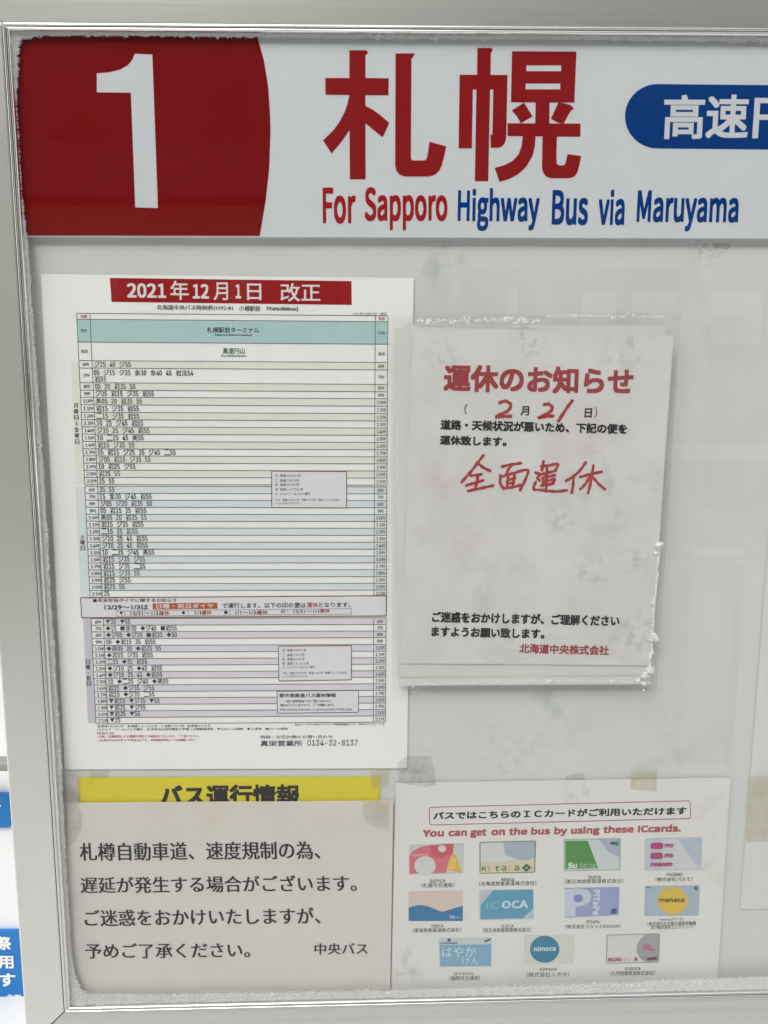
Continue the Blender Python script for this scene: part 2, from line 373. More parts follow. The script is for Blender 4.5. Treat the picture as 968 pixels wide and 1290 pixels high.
frost_band([(6, 34), (14, 150), (25, 300), (47, 640), (63, 900), (79, 1180), (86, 1266)],
           [(34, 37), (24, 56), (20.5, 130), (27, 240), (34, 300), (47, 480), (58, 640), (66, 780), (76, 930), (83, 1090), (90, 1205), (97, 1236), (116, 1262)], 1, 26)
frost_band([(8, 35), (500, 38), (1010, 41), (XR, 44)], [(9, 58), (26, 49), (60, 44.5), (300, 46.5), (520, 49), (760, 50), (968, 53), (XR, 56)], 2, 17)
frost_band([(86, 1268), (300, 1266), (520, 1262), (700, 1257), (968, 1246), (XR-90, 1234)], [(82, 1236), (97, 1245), (112, 1252), (180, 1253), (300, 1251), (520, 1247), (700, 1241), (968, 1230), (XR-90, 1218)], 3, 26)
fr = crumbs('frost', fpts, frad, M['frost'], case); fr['kind'] = 'stuff'
# thin base of ice that closes the gaps between crystals
def band_mesh(outer, inner, seed, nseg):
    outer, inner = np.array(outer, float), np.array(inner, float)
    L = np.linalg.norm(np.diff(inner, axis=0), axis=1); S = np.concatenate([[0], np.cumsum(L)]); V = []; F = []; K = 6
    for a in range(nseg+1):
        t = S[-1]*a/nseg; ip = np.array([np.interp(t, S, inner[:, k]) for k in (0, 1)]); op = match(outer, ip[None])[0]
        w = .93+.16*nz1(t, seed, .16)+.22*nz1(t, seed+3, .7)
        for b in range(K+1):
            q = b/K*w; p = op*(1-q)+ip*q
            h = .0001+.0010*(1-b/K)**.6*(.7+.6*abs(nz1(t, seed+b, .9)))*(b < K)
            V.append(P(p[0], p[1], YG-h))
    for a in range(nseg):
        for b in range(K): i = a*(K+1)+b; F.append((i, i+1, i+K+2, i+K+1))
    return V, F
VV = []; FF = []
for args in (([(6, 34), (14, 150), (25, 300), (47, 640), (63, 900), (79, 1180), (86, 1266)],
              [(34, 37), (24, 56), (20.5, 130), (27, 240), (34, 300), (47, 480), (58, 640), (66, 780), (76, 930), (83, 1090), (90, 1205), (97, 1236), (116, 1262)], 1, 700),
             ([(8, 35), (500, 38), (1010, 41), (XR, 44)], [(9, 58), (26, 49), (60, 44.5), (300, 46.5), (520, 49), (760, 50), (968, 53), (XR, 56)], 2, 700),
             ([(86, 1268), (300, 1266), (520, 1262), (700, 1257), (968, 1246), (XR-90, 1234)], [(82, 1236), (97, 1245), (112, 1252), (180, 1253), (300, 1251), (520, 1247), (700, 1241), (968, 1230), (XR-90, 1218)], 3, 700)):
    v, f = band_mesh(*args); n = len(VV); VV += v; FF += [tuple(i+n for i in q) for q in f]
fb = mesh_obj('ice_film', VV, FF, M['frost'], case, True); fb['kind'] = 'stuff'

# ------------------------------------------------------------------ HEADER SIGN
YS = -.0058
sg = thing('route_sign', 'large white route sign with red block numbered 1 and red Japanese characters at the top', 'sign', P(35, 297, 0))
slab('sign_panel', [(-8, 20), (XR+20, 26), (XR+20, 302), (33, 297.4)], YS, YB+.0005, M['sign'], sg)
p = Print('red_block', M['sign_red'], sg, YS-.0001)
p.poly([(-6, 22), (318, 23.5), (324, 45), (332.5, 75), (338, 108), (340.5, 145), (341, 165), (339.5, 210), (335, 252), (327.5, 297.1), (33.2, 296.6)]); p.build()
p = Print('numeral', M['sign_letter'], sg, YS-.0002)
p.poly([(x/2, y/2) for x, y in ((340, 135), (384, 137), (391, 330), (398, 524), (341, 522), (330, 233), (244, 232), (244, 184), (275, 182), (303, 175), (322, 164), (334, 150))]); p.build()
def K(ox, pts): return [(ox+x/5.378, 50+y/5.378) for x, y in pts]
p = Print('character', M['sign_kanji'], sg, YS-.00014)
p.poly(K(400, [(217, 70), (325, 70), (340, 76), (341, 92), (326, 105), (326, 258), (484, 260), (482, 376), (326, 374), (326, 447), (380, 475), (440, 520), (488, 563), (443, 661), (326, 565), (327, 945), (220, 945), (218, 612), (160, 695), (97, 771), (38, 681), (110, 610), (150, 555), (185, 488), (205, 430), (217, 374), (55, 371), (54, 258), (217, 258)]))
p.poly(K(400, [(530, 91), (660, 91), (652, 112), (638, 128), (634, 800), (638, 812), (650, 817), (725, 817), (737, 810), (743, 798), (752, 750), (760, 690), (874, 721), (860, 790), (845, 845), (828, 885), (800, 913), (760, 926), (590, 926), (555, 912), (535, 885), (527, 850)]))
p.build()
p = Print('character', M['sign_kanji'], sg, YS-.00014)
p.poly(K(570, [(170, 54), (262, 54), (274, 62), (272, 75), (262, 88), (260, 237), (375, 238), (367, 640), (364, 675), (355, 703), (335, 725), (310, 732), (262, 732), (258, 645), (272, 640), (278, 336), (257, 336), (244, 958), (153, 958), (164, 336), (140, 336), (133, 735), (43, 735), (50, 236), (168, 236)]))
p.poly(K(570, [(405, 77), (842, 79), (828, 425), (398, 423)]), [K(570, [(503, 172), (738, 172), (738, 212), (502, 212)]), K(570, [(498, 295), (733, 295), (732, 335), (497, 335)])])
p.poly(K(570, [(487, 425), (545, 518), (465, 565), (440, 520), (403, 478)]))
p.poly(K(570, [(565, 420), (660, 420), (658, 570), (562, 570)]))
p.poly(K(570, [(720, 423), (765, 430), (800, 440), (820, 458), (822, 470), (805, 478), (755, 567), (720, 562), (668, 535)]))
p.poly(K(570, [(375, 565), (870, 567), (868, 656), (375, 652)]))
p.poly(K(570, [(612, 650), (710, 650), (706, 825), (711, 842), (722, 850), (750, 851), (762, 845), (768, 833), (782, 773), (874, 787), (862, 850), (850, 895), (830, 925), (800, 937), (670, 938), (635, 925), (614, 895), (608, 860)]))
p.poly(K(570, [(478, 650), (565, 650), (560, 720), (545, 785), (505, 855), (450, 908), (385, 943), (320, 962), (288, 867), (350, 850), (410, 820), (450, 775), (470, 720)]))
p.build()
p = Print('english_lettering', M['eng_red'], sg, YS-.00014); p.text('For', 407, 236, 448.5, 281.8, .002, .010, 4); p.text('Sapporo', 459.5, 235.5, 564, 289.8, .002, .010, 4); p.build(True)
p = Print('english_lettering', M['eng_blue'], sg, YS-.00014)
for s, a, b, t, bb in (('Highway', 576.5, 679.5, 236.5, 290.5), ('Bus', 695, 740.5, 239, 283.5), ('via', 753.5, 786.5, 238.5, 283.8), ('Maruyama', 801.5, 929.5, 239.5, 291)): p.text(s, a, t, b, bb, .005, .010, 4)
p.build(True)
p = Print('blue_lozenge', M['sign_blue'], sg, YS-.00014)
pill = [(829+41.2*math.cos(a), 146.2+40.6*math.sin(a)) for a in np.linspace(-math.pi/2, -3*math.pi/2, 40)]
p.poly(pill+[(1180, 190), (1180, 109)]); p.build()
p = Print('lozenge_lettering', M['sign_letter'], sg, YS-.00024)
p.text('高', 835, 119, 886.3, 175, .003, .022, 4); p.text('速', 888.8, 118.6, 942, 174, .003, .022, 4); p.text('円', 948, 123, 1001, 174, .003, .022, 4); p.build(True)

# ------------------------------------------------------------------ TIMETABLE
YT = -.0016
tt = thing('timetable', 'laminated bus timetable with red date banner over rows of yellow, white and lavender', 'timetable', P(81, 969, 0))
sheet('paper', [(51.5, 345), (521.5, 350), (513, 968), (81.5, 969.5)], YT, M['laminate'], tt, th=.0006)
y1, y2, y3, y4 = YT-.0001, YT-.0002, YT-.0003, YT-.0004
lx = lambda y: 96.5+(y-394.5)*(121-96.5)/517.1          # left edge of the grid
cx = lambda y: 113.3+(y-394.5)*(136-113.3)/517.1
rx = lambda y: 488.9-(y-397.7)*(3.0)/511.6
dx = lambda y: 473.0-(y-397.7)*(2.5)/511.6
sl = lambda y: .0082-(y-394.5)*2.73e-5
def at(x, y): return (x, y+sl(y)*(x-lx(y)))             # y given at the grid's left edge
def band(pr, x0, x1, ya, yb, dz=0): pr.poly([at(x0(ya), ya), at(x1(ya), ya), at(x1(yb), yb), at(x0(yb), yb)], dz=dz)
ban = Print('date_banner', M['banner'], tt, y1); ban.poly([(138.5, 350), (443, 354), (443.3, 384), (140.5, 380.2)]); ban.build()
b2 = Print('banner_lettering', M['white'], tt, y2)
b2.text('2021', 160.5, 356.5, 209.5, 375, .010, .01, 3); b2.text('年', 215, 353.5, 238, 377.5, .010, .012, 3); b2.text('12', 243, 357.5, 263.5, 376, .01, .01, 3)
b2.text('月', 269.5, 355.5, 287.5, 378, .01, .012, 3); b2.text('1', 297, 358, 304, 375.8, .01, .01, 3); b2.text('日', 311.5, 357, 329.5, 378, .01, .012, 3); b2.text('改正', 353.5, 356.5, 404, 379.5, .01, .012, 3); b2.build(True)
WK = [454.1, 463.4, 482, 491.3, 500.2, 509.7, 519.2, 528.5, 537.6, 546.8, 556, 565.2, 574.2, 583.2, 592.3, 601.3, 610.3]
SA = [612.5, 621.4, 630.1, 639, 647.8, 656.5, 665.2, 674.2, 683, 691.8, 700.5, 709.3, 718, 726.8, 735.4, 743.9, 752.5]
SU = [779.3, 787.7, 796.1, 804.5, 813.2, 821.6, 830, 838.2, 846.6, 854.8, 863.2, 871.4, 879.5, 887.7, 895.9, 904, 912]
fy = Print('yellow_rows', M['yel'], tt, y1); fb_ = Print('blue_rows', M['blu'], tt, y1); fl = Print('lavender_rows', M['lav'], tt, y1); ft = Print('teal_row', M['teal'], tt, y1)
fm = Print('lavender_margin', M['lav2'], tt, y1)
band(ft, lx, rx, 402, 430.7)
band(fy, lambda y: lx(y)-10, lambda y: lx(y)-.4, 456, 610); band(fb_, lambda y: lx(y)-12, lambda y: lx(y)-.4, 613, 752); band(fm, lambda y: lx(y)-10, lambda y: lx(y)-.4, 779.3, 911)
for rows, pr in ((WK, fy), (SA, fb_), (SU, fl)):
    for i in range(0, 16, 2): band(pr, cx, rx, rows[i], rows[i+1])
for pr in (fy, fb_, fl, ft, fm): pr.build()
gr = Print('grid_lines', M['grey'], tt, y2)
def hl(y, x0=lx, x1=rx, w=.75): gr.line(at(x0(y), y), at(x1(y), y), w)
for y in [394.5, 402, 430.7]: hl(y)
for rows in (WK, SA, SU):
    for y in rows: hl(y)
for f in (lx, cx, dx, rx):
    gr.line(at(f(394.5), 394.5), at(f(610.3), 610.3), .75); gr.line(at(f(612.5), 612.5), at(f(752.5), 752.5), .75); gr.line(at(f(779.3), 779.3), at(f(912), 912), .75)
gr.build()
tk = Print('black_print', M['soft'], tt, y2); tr = Print('red_print', M['red'], tt, y2)
def units(s): return sum(1 if c.isascii() else 2 for c in s)
MARKS = '▼◆■'
def mark(pr, c, x, y, w, h):
    cxx, cyy = x+w/2, y-h/2
    if c == '▼': pr.poly([(x+.4, y-h+.7), (x+w-.4, y-h+.7), (cxx, y-.3)])
    if c == '◆': pr.poly([(x+.3, cyy), (cxx, cyy-h/2+.2), (x+w-.3, cyy), (cxx, cyy+h/2-.2)])
    if c == '■': pr.poly([(x+.7, y-h+.7), (x+w-.7, y-h+.7), (x+w-.7, y-.6), (x+.7, y-.6)])
def row(s, y, x, h=7.0, U=3.83):
    for tok in s.split(' '):
        body = tok
        while body and body[0] in MARKS: mark(tk, body[0], x, at(x, y)[1], 2*U*.93, h); x += 2*U*.93; body = body[1:]
        k = 0
        while k < len(body) and not body[k].isascii(): k += 1
        if k: w = 2*k*U; tk.text(body[:k], x+.5, at(x, y)[1]-h-.3, x+w-.2, at(x, y)[1]+.2, weight=.028, res=1); x += w
        if body[k:]: w = (len(body)-k)*U; tk.text(body[k:], x+.25, at(x, y)[1]-h+.2, x+w-.35, at(x, y)[1]-.2, weight=.026, res=1, gap=1.001); x += w
        x += U*1.15
WT = ['ジ25 40 ジ55', '', '05 20 岩35 50', 'ジ05 岩15 ジ35 岩55', '美05 20 岩35 55', '岩15 ジ35 岩55', 'ニ15 ジ35 岩55', '10 25 ジ45 岩55', 'ジ10 25 ジ45 岩55', '10 ニ25 45 美55', '岩15 ジ35 55', '05 岩15 ジ25 35 ジ45 ニ55', 'ジ05 岩15 ジ35 55', '10 岩25 ジ55', '岩25 55', '25 55']
ST = ['35 55', '15 余30 ジ45 岩55', 'ジ05 ジ20 岩35 50', '05 岩15 35 岩55', '美05 20 岩35 55', '岩15 ジ35 岩55', 'ニ15 35 岩55', 'ジ10 25 45 岩55', 'ジ10 25 45 岩55', '10 ニ25 ジ45 美55', '岩15 ジ35 ジ55', '岩15 ジ35 ニ55', '岩15 ジ35 55', '岩25 ジ55', '岩25 55', '25']
UT = ['▼35 ▼55', '◆15 ■余30 ◆ジ45 ■岩55', '◆ジ05 ◆ジ20 ■岩35 ◆50', '05 ◆岩15 35 岩55', '◆美05 20 ◆岩35 55', '◆岩15 ジ35 岩55', 'ニ15 ◆35 岩55', '◆ジ10 25 ◆45 岩55', '◆ジ10 25 45 ◆岩55', '10 ◆ニ25 ジ45 ◆美55', '岩15 ◆ジ35 ジ55', '岩15 ◆ジ35 ニ55', '▼岩15 ▼ジ35 ▼55', '▼岩25 ▼ジ55', '▼岩25 ▼55', '▼25']
for rows, T, U in ((WK, WT, 3.83), (SA, ST, 3.78), (SU, UT, 3.62)):
    for i in range(16):
        ya, yb = rows[i], rows[i+1]
        if T[i]: row(T[i], yb-1.3, cx(yb)+2, 6.9 if rows is not SU else 6.3, U)
        hh = 4.2; ym = (ya+yb)/2+hh/2+.1; a = lx(ym)+(4.5 if i < 4 else 2.8); w = 8.2 if i < 4 else 12.4
        tk.text('%d' % (6+i), a, ym-hh, a+w-(4.9), ym, weight=.012, res=1, gap=1.001); tk.text('時', a+w-4.6, ym-hh-.2, a+w, ym+.2, weight=.0, res=1)
        q = at(dx(ym), ym); a = q[0]+(4.0 if i < 4 else 2.4); w = 7.6 if i < 4 else 11.6
        tk.text('%d' % (6+i), a, q[1]-hh, a+w-4.9, q[1], weight=.012, res=1, gap=1.001); tk.text('時', a+w-4.6, q[1]-hh-.2, a+w, q[1]+.2, weight=.0, res=1)
row('05 ジ15 ジ25 余30 余40 45 岩注54', 472.6, cx(470)+1.4); row('岩55', 480.6, cx(480)+1.9)
tk.text('北海道中央バス時刻表(1092-81', 197.5, 383.6, 293.5, 391.2, .010, .02, 1); tk.text('小樽駅前', 301.5, 384.8, 328, 391.8, .01, .02, 1); tk.text('Otaruekimae)', 335.5, 385.2, 376, 392.2, .01, .02, 1)
tk.text('2021年12月01日', 445, 393.0, 474.5, 396.8, .01, res=1); tk.text('改正', 479.5, 393.3, 487.5, 397, .01, res=1)
for x, y in ((102, 401), (477.2, 404)): tr.text('系統', x-.3, y-4.8, x+8, y-.4, res=1, weight=.015)
for x, y in ((102, 418.8), (477.2, 421.8)): tk.text('行先', x-.3, y-4.6, x+8, y, res=1, weight=.012)
gp = Print('green_print', M['green'], tt, y2)
for x, y in ((102.6, 444.6), (477, 447.8)): gp.text('経由', x-.3, y-4.6, x+8, y, res=1, weight=.012)
tk.text('札幌駅前ターミナル', 261, 411.8, 327, 419, .008, .014, 2); tk.text('SapporoekimaeTerminal', 270.5, 420, 317.5, 423.6, .008, .02, 1)
gp.text('高速円山', 281, 438, 308.5, 445.6, .006, .014, 2); gp.text('KosokuMaruyama', 279, 446.6, 310.5, 450, .006, .02, 1); gp.build()
for s, x, y, st in (('月曜日〜金曜日', 93, 508, 7.6), ('土曜日', 101.2, 673.5, 7.2), ('日曜・祝日', 108, 831, 6.9)):
    for i, c in enumerate(s):
        yy = y+i*st+5.6; xx = x+i*.28
        if c == '〜': tk.brush([(xx+2.8, yy-5), (xx+1.9, yy-3.4), (xx+3.4, yy-2), (xx+2.6, yy-.6)], .9)
        elif c == '・': tk.disc((xx+2.8, yy-2.8), .7, 10)
        else: tk.text(c, xx, yy-5.8, xx+5.6, yy, .004, .022, 1)
# notice band between the Saturday and Sunday tables
nb = Print('notice_band', M['plain'], tt, y3); nb.poly([(101.5, 753.2), (487, 750.6), (486.6, 776), (103, 778.3)]); nb.build()
nl = Print('maroon_lines', M['maroon'], tt, y4); nl.path([(101.5, 753.2), (487, 750.6), (486.6, 776), (103, 778.3)], 1.1, True)
n4 = Print('band_print', M['black'], tt, y4); n5 = Print('band_red_print', M['red'], tt, y4); n6 = Print('orange_highlight', M['orange'], tt, y4); n7 = Print('highlight_lettering', M['white'], tt, y4-.0001)
mark(n4, '■', 116.8, 759.2, 5.6, 5.2)
n4.text('年末年始ダイヤに関するお知らせ', 123, 754.2, 223.2, 758.8, -.004, .012, 2)
n4.text('12/29〜1/3は', 131.8, 761.8, 187.2, 768.2, -.004, .022, 2)
n6.poly([(192.3, 760.2), (274, 759.2), (274, 767), (192.5, 767.9)]); n7.text('日曜・祝日ダイヤ', 197, 760.6, 269.5, 766.9, -.008, .014, 2)
n4.text('で運行します。以下の印の便は', 280, 759.6, 385.5, 766.4, -.006, .014, 2); n5.text('運休', 386.5, 759, 401, 765.5, -.006, .014, 2); n4.text('となります。', 402, 759.1, 441.5, 765.2, -.006, .014, 2)
g2 = Print('legend_box_lines', M['grey'], tt, y4); g2.path([(147, 769.8), (443, 766.8), (443, 773.6), (147, 776.4)], .5, True); g2.build()
for c, x, t, xa, xb, xr in (('▼', 150, '：12/31〜1/3', 156.5, 199.4, 214), ('◆', 228.5, '：1/1', 236.5, 253.2, 267), ('■', 282, '：1/1〜1/3', 289, 322.5, 337.8)):
    yb = 775.2-(x-150)*.009; mark(n4, c, x, yb, 5.4, 5.2); n4.text(t, xa, yb-4.6, xb, yb, -.008, .016, 2); n5.text('運休', xb+.6, yb-5-.2, xr, yb, -.008, .014, 2)
n4.text('☆：12/31〜1/1', 353, 767.6, 401.8, 772.8, -.008, .012, 2); n5.text('運休', 402.4, 767, 416, 772.2, -.008, .014, 2)
for a in (nl, n4, n5, n6, n7): a.build()
# small legend boxes inside the tables
LEG = [('岩', '高速いわない号'), ('二', '高速ニセコ号'), ('余', '高速よいち号'), ('美', '高速しゃこたん号'), ('ジ', 'ジェイアールバスで運行')]
def legend(q, rows, x, t1, t2, wv):
    a = Print('legend_box', M['plain'], tt, y3); a.poly(q); a.build(); b = Print('legend_frame', M['maroon'], tt, y4); b.path(q, .9, True); b.build()
    c = Print('legend_print', M['soft'], tt, y4)
    for (k, s), y, w in zip(LEG, rows, wv): c.text(k, x, y-3.4, x+3, y, res=1, weight=.01); c.text(s, x+6, y-3.5, x+6+w, y, res=1, weight=.01)
    c.text('なお、高速いわない号・高速ニセコ号・高速しゃこたん号は、', x+.5, t1-3, x+82, t1, res=1, weight=.01); c.text('トイレ付きのバスです。', x+.5, t2-3, x+32, t2, res=1, weight=.01); c.build()
legend([(342.5, 593.5), (436.8, 594), (436.8, 639.8), (342.5, 639.3)], (601, 607, 612.4, 618.3, 624), 347, 631.4, 635.7, (26, 24, 24, 29, 38))
legend([(350.8, 814.3), (443, 813.5), (442.8, 856.5), (351.5, 858)], (821, 827, 832.2, 837.8, 842.6), 356, 849.6, 853.8, (24, 22, 22, 27, 35))
q = [(349.2, 871), (451.8, 870), (451.8, 897.3), (349.8, 898.6)]
a = Print('web_notice_box', M['plain'], tt, y3); a.poly(q); a.build()
b = Print('web_notice_print', M['soft'], tt, y4); b.path(q, .7, True)
b.text('都市間高速バス運休情報', 352, 873.8, 423.5, 879, -.006, .02, 2); b.text('一部の携帯電話ではご覧になれない', 357.5, 882, 417.5, 885.2, -.006, .02, 1); b.text('場合がございますので、ご了承願います。', 353, 886.8, 421.5, 890.2, -.006, .02, 1)
b.text('http://www.chuo-bus.co.jp/main/info/traffic.php', 353, 892.4, 443.5, 896.3, -.006, .006, 1); b.build()
tk.text('岩:高速いわない号　美:高速しゃこたん号　二:高速ニセコ号　余:高速よいち号', 122.5, 913.6, 265.5, 916.6, -.004, .02, 1)
tk.text('ジ:ジェイ・アールバスで運行　注:学休日は余市駅前十字街〜小樽駅前運休　▼12/31〜1/3運休　◆1/1運休　■1/1〜1/3運休', 122.5, 917.6, 363, 920.8, -.004, .02, 1)
tk.text('【QRコードから中央バスグループ時刻表検索サイト「中央バスナビ」へ！】', 372, 911.4, 484, 914.4, -.004, .02, 1)
tr.text('【お知らせ】', 122.5, 922.2, 143, 925.6, -.004, .02, 1); tr.text('・天候・交通状況により遅延が発生する場合がございます。ご了承ください。', 122.5, 926.3, 252, 929.6, -.004, .02, 1); tr.text('・4/1及び12/1はダイヤ改正日です。時刻変更等にご注意願います。', 122.5, 931.2, 248, 934.2, -.004, .02, 1)
tk.text('時刻・お忘れ物のお問い合わせ', 328.5, 926.5, 419.5, 930.8, -.004, .012, 1); tk.build(); tr.build()
nv = Print('navy_print', M['navy'], tt, y2); nv.text('真栄営業所', 328.5, 933, 381, 940.5, -.003, .014, 2); nv.text('0134-32-8137', 387.5, 932.2, 451, 939.6, -.003, .006, 2, gap=1.001); nv.build()

# ------------------------------------------------------------------ YELLOW SHEET, ROAD NOTICE, IC CARD POSTER (inside the case)
ye = thing('yellow_notice', 'yellow paper strip with black heading showing above the white delay notice', 'notice', P(99, 1060, 0))
sheet('paper', [(98.5, 979.6), (478.5, 978.6), (477, 1090), (104, 1091)], -.0012, M['yellow'], ye)
p = Print('black_print', M['black'], ye, -.0013); p.text('バス運行情報', 202, 989, 378.5, 1017, -.004, .035, 3); p.build()
dn = thing('delay_notice', 'off-white delay notice with four lines of black serif Japanese text', 'notice', P(90, 1270, 0))
YD = -.0030
def dwave(w): return .0006*noise.noise(Vector((w[0]*14, w[2]*9, 3.3)))+.0003
sheet('paper', [(77, 1011.4), (495.6, 1008.6), (491.5, 1266), (91, 1274)], YD, M['cream'], dn, wave=dwave)
p = Print('black_print', M['black'], dn, YD-.0003, wave=dwave)
D = lambda x, y: (60+x/2.2, 960+y/2.2)
for s, a, b, t, bb, sp in (('札樽自動車道、速度規制の為、', 90, 757, 224, 274, -.008), ('遅延が発生する場合がございます。', 92, 858, 318, 364, -.008), ('ご迷惑をおかけいたしますが、', 104, 758, 410, 456, -.012), ('予めご了承ください。', 105, 562, 503, 545, -.006), ('中央バス', 740, 888, 502, 534, -.006)):
    x0, ya = D(a, t); x1, yb = D(b, bb); p.text(s, x0, ya, x1, yb, sp, 0, 3, mincho=.021)
p.build()
ic = thing('card_poster', 'white poster of eleven coloured transit cards under a red framed heading', 'poster', P(493, 1258, 0))
YI = -.0022
sheet('paper', [(499, 987), (921, 980.5), (903.5, 1250), (492.6, 1262)], YI, M['ic_paper'], ic, th=.0005)
j1, j2, j3, j4 = YI-.0001, YI-.0002, YI-.0003, YI-.0004
def icm(h): return mat('card_'+h, h, .5, mottle=.04, scale=200)
def rrect(q, r=3, n=5):
    """rounded quad outline in pixels"""
    out = []
    q = [np.array(v, float) for v in q]
    for i in range(4):
        p0, p1, p2 = q[i-1], q[i], q[(i+1) % 4]; a = (p0-p1)/np.linalg.norm(p0-p1); b = (p2-p1)/np.linalg.norm(p2-p1)
        for k in range(n+1):
            t = k/n; out.append(tuple((p1+a*r)*(1-t)**2+p1*2*t*(1-t)+(p1+b*r)*t*t))
    return out
p = Print('heading_frame', icm('b3505e'), ic, j1); p.path(rrect([(541, 1017.2), (870, 1009), (870.4, 1031.4), (541.6, 1039.6)], 4), 1.0, True); p.build()
p = Print('black_print', M['black'], ic, j1); p.text('バスではこちらのＩＣカードがご利用いただけます', 546, 1023, 865.5, 1033, -.0205, .036, 3); p.build()
p = Print('red_heading', icm('a8343f'), ic, j1)
wl = [('You', 532.5, 559.5, 0), ('can', 565, 588.5, 1), ('get', 592.5, 613, 2), ('on', 619, 636.5, 1), ('the', 641, 664.5, 3), ('bus', 669, 693, 3), ('by', 698, 714.5, 4), ('using', 719, 755.5, 5), ('these', 760, 798.5, 3), ('ICcards.', 803.5, 858, 3)]
q2 = Print('red_heading_core', icm('cc7c85'), ic, j2)
for s, a, b, k in wl:
    y = 1054.6-(a-532.5)*.0205; t, d = {0: (9, 0), 1: (7.2, 0), 2: (8.6, 2.6), 3: (9.3, 0), 4: (9.3, 2.6), 5: (9, 2.6)}[k]
    p.text(s, a, y-t, b, y+d, -.0205, .016, 3, rot=.05); q2.text(s, a+.5, y-t+.5, b-.5, y+d-.5, -.0205, -.008, 3, rot=.05)
p.build(True); q2.build(True)
class Card:
    def __init__(s, quad, base, r=2.2):
        s.q = [np.array(v, float) for v in quad]; s.n = 0
        pr = Print('printed_card', icm(base), ic, j1); pr.poly(rrect(quad, r)); s.o = pr.build()
    def c(s, u, v): tl, tr, br, bl = s.q; return tuple((tl*(1-u)+tr*u)*(1-v)+(bl*(1-u)+br*u)*v)
    def ink(s, col, name='card_artwork'):
        s.n += 1; return Print(name, icm(col), s.o, j1-.00006*s.n)
    def poly(s, col, pts): p = s.ink(col); p.poly([s.c(*a) for a in pts]); p.build()
    def disc(s, col, u, v, r, ry=None):
        p = s.ink(col); p.disc(s.c(u, v), r, 28, ry); p.build()
    def text(s, col, t, u0, v0, u1, v1, w=.01):
        p = s.ink(col, 'card_lettering'); a, b = s.c(u0, v1), s.c(u1, v1); top = s.c(u0, v0)
        p.text(t, a[0], top[1], b[0], a[1], (b[1]-a[1])/(b[0]-a[0]), w, 2); p.build()
c = Card([(515.5, 1064.3), (585, 1062), (584, 1100.7), (516, 1101.8)], 'c9cdcc')
arc = lambda cx_, cy_, rx_, ry_, a0, a1, n=14: [(cx_+rx_*math.cos(R(a)), cy_+ry_*math.sin(R(a))) for a in np.linspace(a0, a1, n)]
c.poly('e2b23c', [(.68, .2), (.86, .42), (.97, .98), (.7, .86), (.62, .5)]); c.poly('e8c558', [(.78, .42), (.88, .5), (.82, .86), (.7, .84)])
c.poly('d6707a', [(0, .3)]+arc(.34, .56, .36, .5, 200, 290)+[(.6, .02), (.82, .04), (.8, .3), (.72, .6), (.68, .97), (.0, .98)])
c.poly('cc5560', [(.36, .05), (.8, .02), (.8, .3), (.66, .42), (.52, .5), (.4, .35)]); c.disc('d3d4d1', .29, .72, 13.5, 12); c.disc('d3d4d1', .6, .17, 5, 4.5)
c.text('e6b9bd', 'SAPICA', .06, .32, .34, .41)
c = Card([(604.3, 1061), (675.7, 1059), (674.5, 1099.5), (604.3, 1101)], '7c8468')
c.poly('d4d6d3', [(.02, .03), (.98, .03), (.98, .97), (.02, .97)]); c.poly('a9b3c2', [(.42, .03), (.98, .03), (.98, .6), (.72, .6), (.46, .42)]); c.poly('d9cfb4', [(.02, .66), (.2, .62), (.4, .68), (.6, .58), (.78, .64), (.98, .54), (.98, .97), (.02, .97)])
for i, (ch, cc) in enumerate(zip('Kitaca', ('4f8a3a', 'c5a0a0', '6b9a4a', '6b9a4a', 'd8b0a8', '6b9a4a'))): c.text(cc, ch, .04+i*.117, .76, .04+i*.117+(.04 if ch == 'i' else .09), .93, .006)
c.poly('2e5a2e', [(.76, .84), (.84, .72), (.93, .84), (.84, .97)]); c.disc('8fae7a', .845, .845, 2.4, 1.7)
c = Card([(710.4, 1057.3), (782.6, 1056), (781.8, 1096.5), (710.4, 1097.7)], '9db4a8')
c.poly('cdd2d4', [(.02, .03), (.98, .03), (.98, .97), (.02, .97)]); c.poly('a8b4c4', [(.62, .03), (.98, .03), (.98, .6), (.8, .45)]); c.poly('4c8f42', [(.03, .06), (.42, .06), (.61, .93), (.03, .93)])
c.text('d6dcd2', 'Su', .07, .73, .24, .92, .02); c.text('86b07c', 'ica', .28, .73, .57, .92, .02); c.poly('2a3338', [(.82, .12), (.95, .12), (.95, .2), (.82, .2)]); c.poly('3f8a4a', [(.9, .1), (.96, .1), (.96, .24), (.9, .24)])
c = Card([(812.8, 1056.3), (885.5, 1055), (884, 1096), (812.3, 1097)], 'c4cad2')
c.poly('d2d4d4', [(.3, .03), (.56, .02), (.92, .97), (.3, .97)]); c.poly('b6c0cc', [(.56, .02), (.99, .02), (.97, .9)])
for v in (.16, .47):
    c.poly('b5477c', [(.1, v+.03), (.13, v-.02), (.29, v-.02), (.32, v+.03), (.32, v+.14), (.29, v+.18), (.13, v+.18), (.1, v+.14)]); c.text('b5477c', 'mo', .34, v+.02, .5, v+.14, .03)
c.text('b5477c', 'PASMO', .1, .76, .49, .88, .03)
c = Card([(515, 1123), (583.6, 1121.8), (583.4, 1160.5), (515, 1160.5)], 'd8c6ba')
wv = [(i/24, .60-.13*math.sin((i/24-.0)*2*math.pi*.95+.3) if i/24 < .62 else .60-.13*math.sin(.62*2*math.pi*.95+.3)-(i/24-.62)*.52) for i in range(25)]
c.poly('2a77a6', wv+[(1, 1), (0, 1)]); c.text('d6dce0', 'TO', .75, .82, .84, .93, .01); c.text('7fb0cc', 'ICA', .86, .84, .97, .93, .01)
c = Card([(604.3, 1121.4), (672.5, 1120.2), (673.2, 1158.2), (604.3, 1159.5)], 'b9c6cf')
